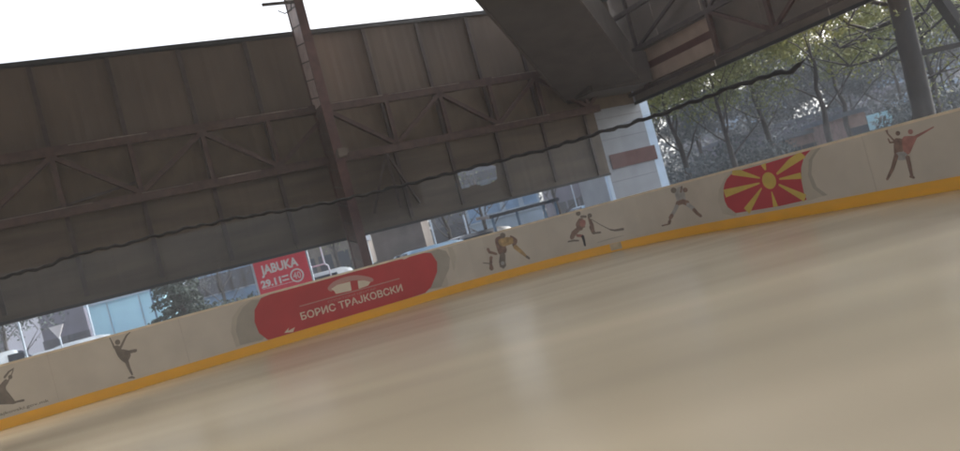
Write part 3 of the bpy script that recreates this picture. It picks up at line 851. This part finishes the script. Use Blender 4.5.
def conifer(label, loc, H, W, seed, nl=9000):
    random.seed(seed); t = thing('conifer', label, 'tree', loc=loc)
    bt = bmesh.new(); tube(bt, [(0, 0, -.1), (0, 0, H * .5), (0, 0, H)], [.16, .1, .02], 8); obj('trunk', bt, 'bark', t)
    bl = bmesh.new(); z = .5
    while z < H:
        R_ = W * (1 - z / H) ** .8 + .08; nb = 9
        for i in range(nb):
            a = random.uniform(0, 2 * pi); l = R_ * random.uniform(.7, 1.1)
            for j in range(int(34 * l) + 4):
                f = random.random() ** .6; r = l * f
                p = Vector((cos(a) * r, sin(a) * r, z - .25 * f * l + random.uniform(-.06, .06) - .1)) + Vector((random.uniform(-.12, .12), random.uniform(-.12, .12), 0))
                leaves(bl, p, .1, 2, .09)
        z += .22
    obj('crown', bl, 'leaf_d', t); return t
def pole(label, x, y, Y, h, r=.05, m='pole', name='post', cat='post', group=None):
    p = base(x, y, Y); bm = bmesh.new(); tube(bm, [(0, 0, 0), (0, 0, h)], r, 10)
    o = obj(name, bm, m); o.location = p; tag(o, label, cat, group); return o

# ------------------------------------------------------------------ outside, seen under the left wall
building('office_building', 'dark violet grey office building with a band of windows at the far left', 30, 92, 288, 46, 9, 'violet', wins=(9, 2, .42, .8), h=5.2, win_m='mauve')
building('apartment_building', 'mauve grey apartment building behind the left car park', -80, 10, 300, 60, 10, 'mauve', wins=(6, 2, 1.1, 1.2), h=6.5)
kk_ = building('kiosk', 'pale blue flat sided kiosk beyond the boards left of the conifer', 89, 168, 310, 38, 3, 'cyan', roof='white', h=3.0, cat='kiosk')
bm = bmesh.new(); 
for x in (.95, 2.6):
    bm = bmesh.new(); box(bm, (x, -.03, 1.5), (.04, .05, 2.9)); obj('wall_joint', bm, 'white', kk_)
kiosk_top = at(120, 302, 38).z
car('small white car roof rising over the boards below the triangular sign', 47, 342, 31, 1.42, rz=TH + .1)
car('white hatchback roof beside the pale blue kiosk', 74, 335, 34, 1.5, rz=TH)
car('white van at the far left edge beyond the skirted skater print', -16, 354, 27, 1.75, l=3.6, van=True, rz=TH + pi)
pole('slim white post right of the white van at far left', 24, 345, 26, 4.2, .035)
pole('slim dark post in front of the pale blue kiosk', 155, 310, 33, 4.2, .04, 'bluef')
pole('slim white post at the left corner of the pale blue kiosk', 89, 315, 36, 4.2, .045)
# triangular sign seen from its face
p = at(57.5, 332, 28)
sg = thing('yield_sign', 'white triangular road sign pointing down beyond the left boards', 'road sign', loc=(p.x, p.y, -.15))
zc = p.z + .15
bm = bmesh.new(); v0 = [bm.verts.new((x, y, z)) for y in (-.02, .02) for x, z in ((-.28, zc + .24), (.28, zc + .24), (0, zc - .26))]
bm.faces.new(v0[:3]); bm.faces.new(v0[3:][::-1])
for i in range(3): bm.faces.new((v0[i], v0[(i + 1) % 3], v0[(i + 1) % 3 + 3], v0[i + 3]))
obj('sign_plate', bm, 'jwhite', sg)
bm = bmesh.new(); tube(bm, [(0, .05, 0), (0, .05, zc + .2)], .03, 8); obj('sign_post', bm, 'pole', sg)
p = base(186, 320, 33)
conifer('dark spreading conifer between the pale blue kiosk and the red poster', p, 5.2, 1.75, 3)
building('shop_building', 'low blue and violet shop front left of the red poster', 190, 262, 280, 52, 8, 'bluef', wins=(5, 1, 1.1, 1.3), h=4.6, win_m='mauve')
building('townhouse', 'brown taupe house behind the white railing', 296, 372, 250, 50, 9, 'taupe', wins=(4, 2, .9, 1.2), h=7)
bm = bmesh.new()
random.seed(5)
for i in range(30):
    x = 160 + i * 8; pp = base(x, 300 - i * 2, 40)
    leaves(bm, (pp.x, pp.y + random.uniform(-.5, .5), .8), random.uniform(.7, 1.1), 170, .12)
tag(obj('hedge', bm, 'leaf_d'), 'dark clipped hedge running behind the conifer and the red poster', 'hedge')

# red concert poster on posts
YB = 25.5
tl = at(252.5, 263, YB); tr = at(303, 250, YB); br = at(309.5, 278, YB)
wP = tr.x - tl.x + .05; hP = 1.28
ps = thing('poster', 'red concert poster with white JABUKA lettering between two white posts', 'poster', loc=(tl.x, YB, 0))
ztp = (tl.z + tr.z) / 2 + .0
bm = bmesh.new(); box(bm, (wP / 2, 0, ztp - hP / 2), (wP, .04, hP)); obj('poster_sheet', bm, 'jred', ps)
for xx in (-.04, wP + .04):
    bm = bmesh.new(); box(bm, (xx, 0, ztp / 2), (.06, .06, ztp + .2)); obj('poster_post', bm, 'pole', ps)
def flat_text(txt, x0, x1, z0, z1, m, parent, nm='lettering', bold=.02, y=-.024):
    bmx = bmesh.new()
    for pl in text_polys(txt, bold):
        try: bmx.faces.new([bmx.verts.new((x0 + (x1 - x0) * a_, y, z0 + (z1 - z0) * b_)) for a_, b_ in pl])
        except ValueError: pass
    return obj(nm, bmx, m, parent)
flat_text('JABUKA', .2, 1.5, ztp - .58, ztp - .16, 'jwhite', ps, bold=.035)
flat_text('29.11', .1, .80, ztp - .92, ztp - .66, 'jwhite', ps, bold=.045)
for zq in (.70, .83):
    bm = bmesh.new(); box(bm, (.955, -.024, ztp - zq), (.23, .01, .05)); obj('small_print', bm, 'jwhite', ps)
bm = bmesh.new(); v = disc((1.36, ztp - .78), .235, k=28); vi = disc((1.36, ztp - .78), .185, k=28)
A = [bm.verts.new((x, -.026, z)) for x, z in v]; B = [bm.verts.new((x, -.026, z)) for x, z in vi]
for i in range(28): bm.faces.new((A[i], A[(i + 1) % 28], B[(i + 1) % 28], B[i]))
obj('round_badge', bm, 'jwhite', ps)
flat_text('40', 1.22, 1.49, ztp - .89, ztp - .67, 'jwhite', ps, bold=.0)
bm = bmesh.new(); box(bm, (.68, -.024, ztp - .95), (1.1, .01, .015))
for i in range(6): box(bm, (.2 + i * .17, -.024, ztp - 1.13), (.12, .01, .06))
obj('sponsor_row', bm, 'jwhite', ps)

# white railing frame and car right of the poster
YR = 26.5
p0 = at(309, 268, YR); p1 = at(327, 262, YR); pt = at(320.5, 247, YR)
rl = thing('railing', 'white tubular frame just right of the red poster', 'railing', loc=(p0.x, YR, -.15))
bm = bmesh.new(); dx = p1.x - p0.x; zr = p0.z + .15
tube(bm, [(-.1, 0, zr), (dx - .12, 0, zr), (dx, 0, zr - .08), (dx + .02, 0, zr - .3), (dx - .02, 0, 0)], .03, 8); obj('rail_frame', bm, 'pole', rl)
bm = bmesh.new(); tube(bm, [(dx - .1, 0, zr), (dx - .1, 0, 3.4)], .03, 8); obj('railing_post', bm, 'pole', rl)
car('pale blue white car seen through the white tubular frame', 322, 272, 31, 1.6, l=3.0, rz=TH)
building('phone_box', 'small pale blue cabin just left of the foot of the red column', 356, 370, 252, 30, 1, 'white', h=2.35, cat='cabin', wins=(1, 1, .3, .7))
# centre strip
building('garage', 'grey green shed wall right of the red column', 372, 428, 240, 34, 5, 'taupe', h=3.4)
building('long_building', 'long mauve building behind the centre of the boards', 425, 520, 205, 58, 9, 'mauve', wins=(8, 2, .9, 1.2), h=6.8)
building('blue_house', 'bright pale blue house with white windows under the torn wall sheet', 462, 545, 200, 44, 6, 'white', wins=(4, 1, .8, .9), h=4.2, win_m='bluef')
building('far_building', 'violet grey building between the pale blue house and the white pier', 548, 640, 180, 66, 9, 'violet', wins=(7, 3, .9, 1.2), h=8.5)
pole('white post standing before the mauve building right of the red column', 431, 225, 33, 3.0, .035)
pole('white post beside the bare shrub before the pale blue house', 463, 215, 32, 2.4, .04)
car('blue car beyond the boards right of the red advert', 422, 242, 29, 1.48, body='carb', rz=TH)
car('dark grey car roof below the pale blue house', 470, 229, 31, 1.55, body='carg', rz=TH + .05)
# small carport
p = base(518, 215, 30)
cp = thing('carport', 'low dark roofed shelter on posts beyond the goalkeeper print', 'shelter', loc=p, rz=TH * .5)
bm = bmesh.new(); box(bm, (0, 0, 2.0), (2.9, 2.2, .13), Matrix.Rotation(radians(3), 4, 'X')); obj('shelter_roof', bm, 'glassd', cp)
for sx in (-1.3, -.3, .8, 1.3):
    bm = bmesh.new(); box(bm, (sx, -.95, 1.0), (.08, .08, 1.98)); obj('shelter_post', bm, 'bluef', cp)
car('pale silver car in the gap left of the white pier', 590, 208, 40, 1.5, body='carb', rz=TH)
pole('slim pale lamp post left of the white pier', 575, 200, 40, 3.6, .03)

# ------------------------------------------------------------------ outside right
building('brick_house', 'small pink brick house seen over the boards right of the flag', 787, 828, 145, 44, 6, 'brick', wins=(3, 1, .7, .5), h=2.15)
building('white_house', 'brick walled house with pale blue roof left of the thick post', 848, 870, 130, 40, 5, 'brick', h=2.45, wins=(2, 1, .6, .5))
p = at(880, 120, 36)
bl_ = thing('billboard', 'pale blue tilted billboard between brick house and thick post', 'billboard', loc=(p.x, 36, -.15))
zc = p.z + .15
bm = bmesh.new(); box(bm, (0, 0, zc), (1.15, .08, .72)); obj('billboard_panel', bm, 'cyan', bl_)
bm = bmesh.new(); random.seed(9)
for i in range(9): box(bm, (random.uniform(-.42, .42), -.045, zc + random.uniform(-.25, .25)), (random.uniform(.1, .3), .02, random.uniform(.04, .12)))
obj('billboard_marks', bm, 'white', bl_)
for sx in (-.4, .4):
    bm = bmesh.new(); box(bm, (sx, .06, zc / 2), (.08, .08, zc)); obj('billboard_post', bm, 'bluef', bl_)
building('long_shed', 'long low grey roofed shed behind the trees right of the flag', 740, 850, 165, 52, 8, 'violet', h=3.3, wins=(8, 1, .8, .9), win_m='mauve')
building('tower_block', 'blue grey apartment block far behind the right hand trees', 690, 800, 100, 95, 12, 'violet', h=10.5, wins=(9, 4, 1.4, 1.4), win_m='bluef')
building('tower_block', 'blue grey apartment block far right behind the thick post', 880, 1010, 100, 85, 12, 'violet', h=10.0, wins=(9, 4, 1.4, 1.4), win_m='bluef')

# thick straight post close to the right boards
p0 = at(925, 118, 21.5); p1 = at(898, 0, 21.5); p2 = at(870, -110, 21.0)
pt = thing('support_post', 'straight thick dark post with diagonal brace rising right of the pale blue billboard', 'post', loc=(p0.x, p0.y, -.15))
o1 = Vector(pt.location); dn = (p0 - p1).normalized(); foot = p0 + dn * ((p0.z + .15) / -dn.z)
bm = bmesh.new(); tube(bm, [foot - o1, p0 - o1, p1 - o1, p2 - o1], [.29, .285, .27, .26], 18); obj('post_shaft', bm, 'postm', pt, True)
bm = bmesh.new(); beam(bm, at(988, 68, 21.6) - o1, at(893, -68, 21.2) - o1, .3, .24); obj('diagonal_brace', bm, 'postm', pt)
bm = bmesh.new(); beam(bm, at(911, 55.5, 21.4) - o1, at(1040, 27, 21.6) - o1, .14, .14); obj('side_rail', bm, 'postm', pt)
bm = bmesh.new(); tube(bm, [foot - o1 + Vector((0, 0, .02)), foot - o1 + Vector((0, 0, .12))], .45, 18); obj('base_plate', bm, 'postm', pt)
tt = thing('spreading_tree', 'tree with long bare limbs and yellow leaves close behind the thick dark post', 'tree', loc=(p0.x + .3, 23.4, -.15))
o0 = Vector(tt.location); bm = bmesh.new()
tube(bm, [(0, 0, 0), at(921, 100, 23.2) - o0, at(912, 55, 22.6) - o0, at(905, 20, 22.2) - o0, at(893, -40, 22) - o0], [.22, .17, .14, .11, .07], 10); obj('trunk', bm, 'bark', tt, True)
bm = bmesh.new()
random.seed(21); tips = []
def limb(px_, Y, r):
    P_ = [at(x, y, Y + random.uniform(-.6, .6)) - o0 for x, y in px_]
    tube(bm, P_, [r * (1 - .75 * i / (len(P_) - 1)) for i in range(len(P_))], 6, cap=False); return P_
for px_, r in (([(896, 20), (870, 30), (848, 24), (825, 8)], .10), ([(902, 45), (880, 58), (850, 66), (812, 58)], .09),
               ([(898, 30), (925, 12), (940, -8)], .1), ([(905, 50), (930, 30), (950, 12), (962, 5)], .08),
               ([(890, 5), (860, 0), (835, -14)], .1), ([(915, 85), (940, 72), (965, 66)], .06), ([(900, 40), (872, 38), (840, 48), (820, 36)], .06)):
    for q in limb(px_, 22.4, r * .8)[1:]: tips.append(q)
for q in list(tips):
    for _ in range(4):
        d = Vector((random.uniform(-1.3, 1.3), random.uniform(-1, 1), random.uniform(-.7, 1)))
        tube(bm, [q, q + d * .5 + Vector((0, 0, .1)), q + d], [.03, .02, .008], 4, cap=False); tips.append(q + d)
obj('branches', bm, 'twig', tt, True)
bm = bmesh.new()
for q in tips: leaves(bm, q, .6, random.randint(6, 34), .07)
obj('crown', bm, 'leaf_y', tt)

specs = [ # px x, Y, H, crown, leaves, mat, size, clear, label
 (690, 33, 8.5, 3.2, 19000, 'leaf_y', .085, .3, 'yellow green tree directly right of the white pier'),
 (735, 30, 7.0, 2.8, 6500, 'leaf_o', .08, .3, 'thin olive tree with dark forked branches above the flag'),
 (775, 36, 9.5, 3.2, 4500, 'leaf_o', .08, .35, 'sparse tree against the bright sky patch right of the flag'),
 (829, 31, 8.0, 3.2, 18000, 'leaf_y', .085, .4, 'yellow leaved tree whose branches overhang the pink brick house'),
 (850, 40, 9.0, 3.4, 9000, 'leaf_o', .09, .3, 'olive tree behind the brick house with the billboard'),
 (940, 32, 8.5, 3.2, 8000, 'leaf_y', .085, .35, 'yellow green tree right of the thick post'),
 (985, 36, 9.0, 3.4, 8000, 'leaf_o', .09, .3, 'olive tree at the far right edge'),
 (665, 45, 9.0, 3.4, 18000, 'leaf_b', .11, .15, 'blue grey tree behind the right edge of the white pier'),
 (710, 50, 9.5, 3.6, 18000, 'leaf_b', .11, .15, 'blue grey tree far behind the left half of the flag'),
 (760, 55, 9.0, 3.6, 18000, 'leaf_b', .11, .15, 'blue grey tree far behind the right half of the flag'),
 (905, 50, 9.5, 3.6, 18000, 'leaf_b', .11, .15, 'blue grey tree far behind the thick post'),
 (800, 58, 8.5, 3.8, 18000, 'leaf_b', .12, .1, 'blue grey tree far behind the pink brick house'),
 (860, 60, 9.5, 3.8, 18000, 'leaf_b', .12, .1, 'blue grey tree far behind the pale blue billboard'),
 (960, 58, 10, 3.8, 18000, 'leaf_b', .12, .1, 'blue grey tree far beyond the right end of the boards'),
 (452, 38, 6.0, 2.2, 700, 'leaf_o', .07, .2, 'nearly bare small tree before the mauve building in the centre'),
 (485, 36, 5.0, 2.0, 500, 'leaf_o', .07, .2, 'bare small tree before the pale blue house'),
 (340, 42, 6.0, 2.4, 2500, 'leaf_o', .08, .2, 'brownish small tree before the taupe house'),
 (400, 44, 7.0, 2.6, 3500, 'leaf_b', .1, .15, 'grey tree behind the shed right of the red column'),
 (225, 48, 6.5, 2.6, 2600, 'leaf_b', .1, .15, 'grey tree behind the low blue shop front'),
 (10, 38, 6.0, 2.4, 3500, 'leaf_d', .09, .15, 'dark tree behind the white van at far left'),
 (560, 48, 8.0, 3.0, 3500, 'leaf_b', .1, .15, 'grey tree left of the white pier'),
]
for i, (x, Y, H, cw, nl, lm, size, clear, lb) in enumerate(specs):
    hz = 236.5 - .2677 * (x - 480)
    tree(lb, base(x, hz, Y), H, cw, nl, lm, 100 + i, rad=.11 + .01 * (H - 6), size=size, clear=clear)
# far wood
random.seed(77); bm = bmesh.new()
for i in range(120):
    x = -300 + i * 13; Y = random.uniform(70, 110); q = base(x, 236.5 - .2677 * (x - 480), Y)
    h_ = random.uniform(2.5, 5.0) + (2.5 if x > 640 else 0)
    leaves(bm, (q.x, q.y, h_ * .6), h_, 260, .38, .8)
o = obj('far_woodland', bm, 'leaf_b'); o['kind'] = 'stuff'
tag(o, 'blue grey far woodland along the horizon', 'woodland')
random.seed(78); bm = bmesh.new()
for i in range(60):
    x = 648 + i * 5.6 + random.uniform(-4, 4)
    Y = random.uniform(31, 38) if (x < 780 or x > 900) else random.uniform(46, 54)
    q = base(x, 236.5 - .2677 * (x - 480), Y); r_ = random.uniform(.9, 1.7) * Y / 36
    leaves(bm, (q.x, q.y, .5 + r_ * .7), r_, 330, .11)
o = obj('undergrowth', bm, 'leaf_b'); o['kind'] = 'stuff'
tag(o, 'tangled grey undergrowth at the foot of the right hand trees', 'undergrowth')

# ------------------------------------------------------------------ misty air
bm = bmesh.new(); box(bm, (0, 0, 6.3), (830, 830, 15.0))
me = bpy.data.meshes.new('haze'); bm.to_mesh(me); bm.free()
hm = bpy.data.materials.new('haze_air'); hm.use_nodes = True; hn = hm.node_tree
for n_ in list(hn.nodes):
    if n_.type == 'BSDF_PRINCIPLED': hn.nodes.remove(n_)
pv = hn.nodes.new('ShaderNodeVolumePrincipled'); pv.inputs['Color'].default_value = (.9, .9, .93, 1); pv.inputs['Density'].default_value = .0024
hn.links.new(pv.outputs[0], [n_ for n_ in hn.nodes if n_.type == 'OUTPUT_MATERIAL'][0].inputs['Volume'])
me.materials.append(hm); ho = link('haze', me); ho['kind'] = 'stuff'; tag(ho, 'thin pale mist filling the rink and the street beyond', 'haze')

# ------------------------------------------------------------------ light
W = bpy.data.worlds.new('World'); S.world = W; W.use_nodes = True
nt = W.node_tree; bg = nt.nodes['Background']
sky = nt.nodes.new('ShaderNodeTexSky'); sky.sky_type = 'NISHITA'; sky.sun_disc = False
SE, SR = radians(30), radians(55)
sky.sun_elevation = SE; sky.sun_rotation = SR; sky.dust_density = 5; sky.air_density = 1.0; sky.ozone_density = 1.0
hs = nt.nodes.new('ShaderNodeHueSaturation'); hs.inputs['Saturation'].default_value = .3
nt.links.new(sky.outputs[0], hs.inputs['Color']); nt.links.new(hs.outputs[0], bg.inputs[0])
bg.inputs[1].default_value = .15
sl = bpy.data.lights.new('sun', 'SUN'); sl.energy = 1.6; sl.angle = radians(15); sl.color = (1, .9, .76)
so = bpy.data.objects.new('sun', sl); C.objects.link(so)
d = Vector((sin(SR) * cos(SE), cos(SR) * cos(SE), sin(SE)))
so.rotation_euler = d.to_track_quat('Z', 'Y').to_euler(); so.location = d * 60

# ------------------------------------------------------------------ camera
cam = bpy.data.cameras.new('camera'); co = bpy.data.objects.new('camera', cam); C.objects.link(co)
cam.sensor_width = 36; cam.lens = F / 960 * 36; cam.clip_end = 3000; cam.clip_start = .05
co.matrix_world = Matrix.Translation((0, 0, EYE)) @ Matrix.Rotation(pi / 2 + PITCH, 4, 'X') @ Matrix.Rotation(-ROLL, 4, 'Z')
cam.dof.use_dof = True; cam.dof.focus_distance = 6.0; cam.dof.aperture_fstop = 2.0
S.camera = co
S.view_settings.view_transform = 'Standard'; S.view_settings.look = 'None'; S.view_settings.exposure = 1.6; S.view_settings.gamma = 1
S.view_settings.use_curve_mapping = False
S.render.engine = 'CYCLES'
S.cycles.max_bounces = 8; S.cycles.transparent_max_bounces = 16; S.cycles.diffuse_bounces = 4
S.render.resolution_x = 1024; S.render.resolution_y = 481
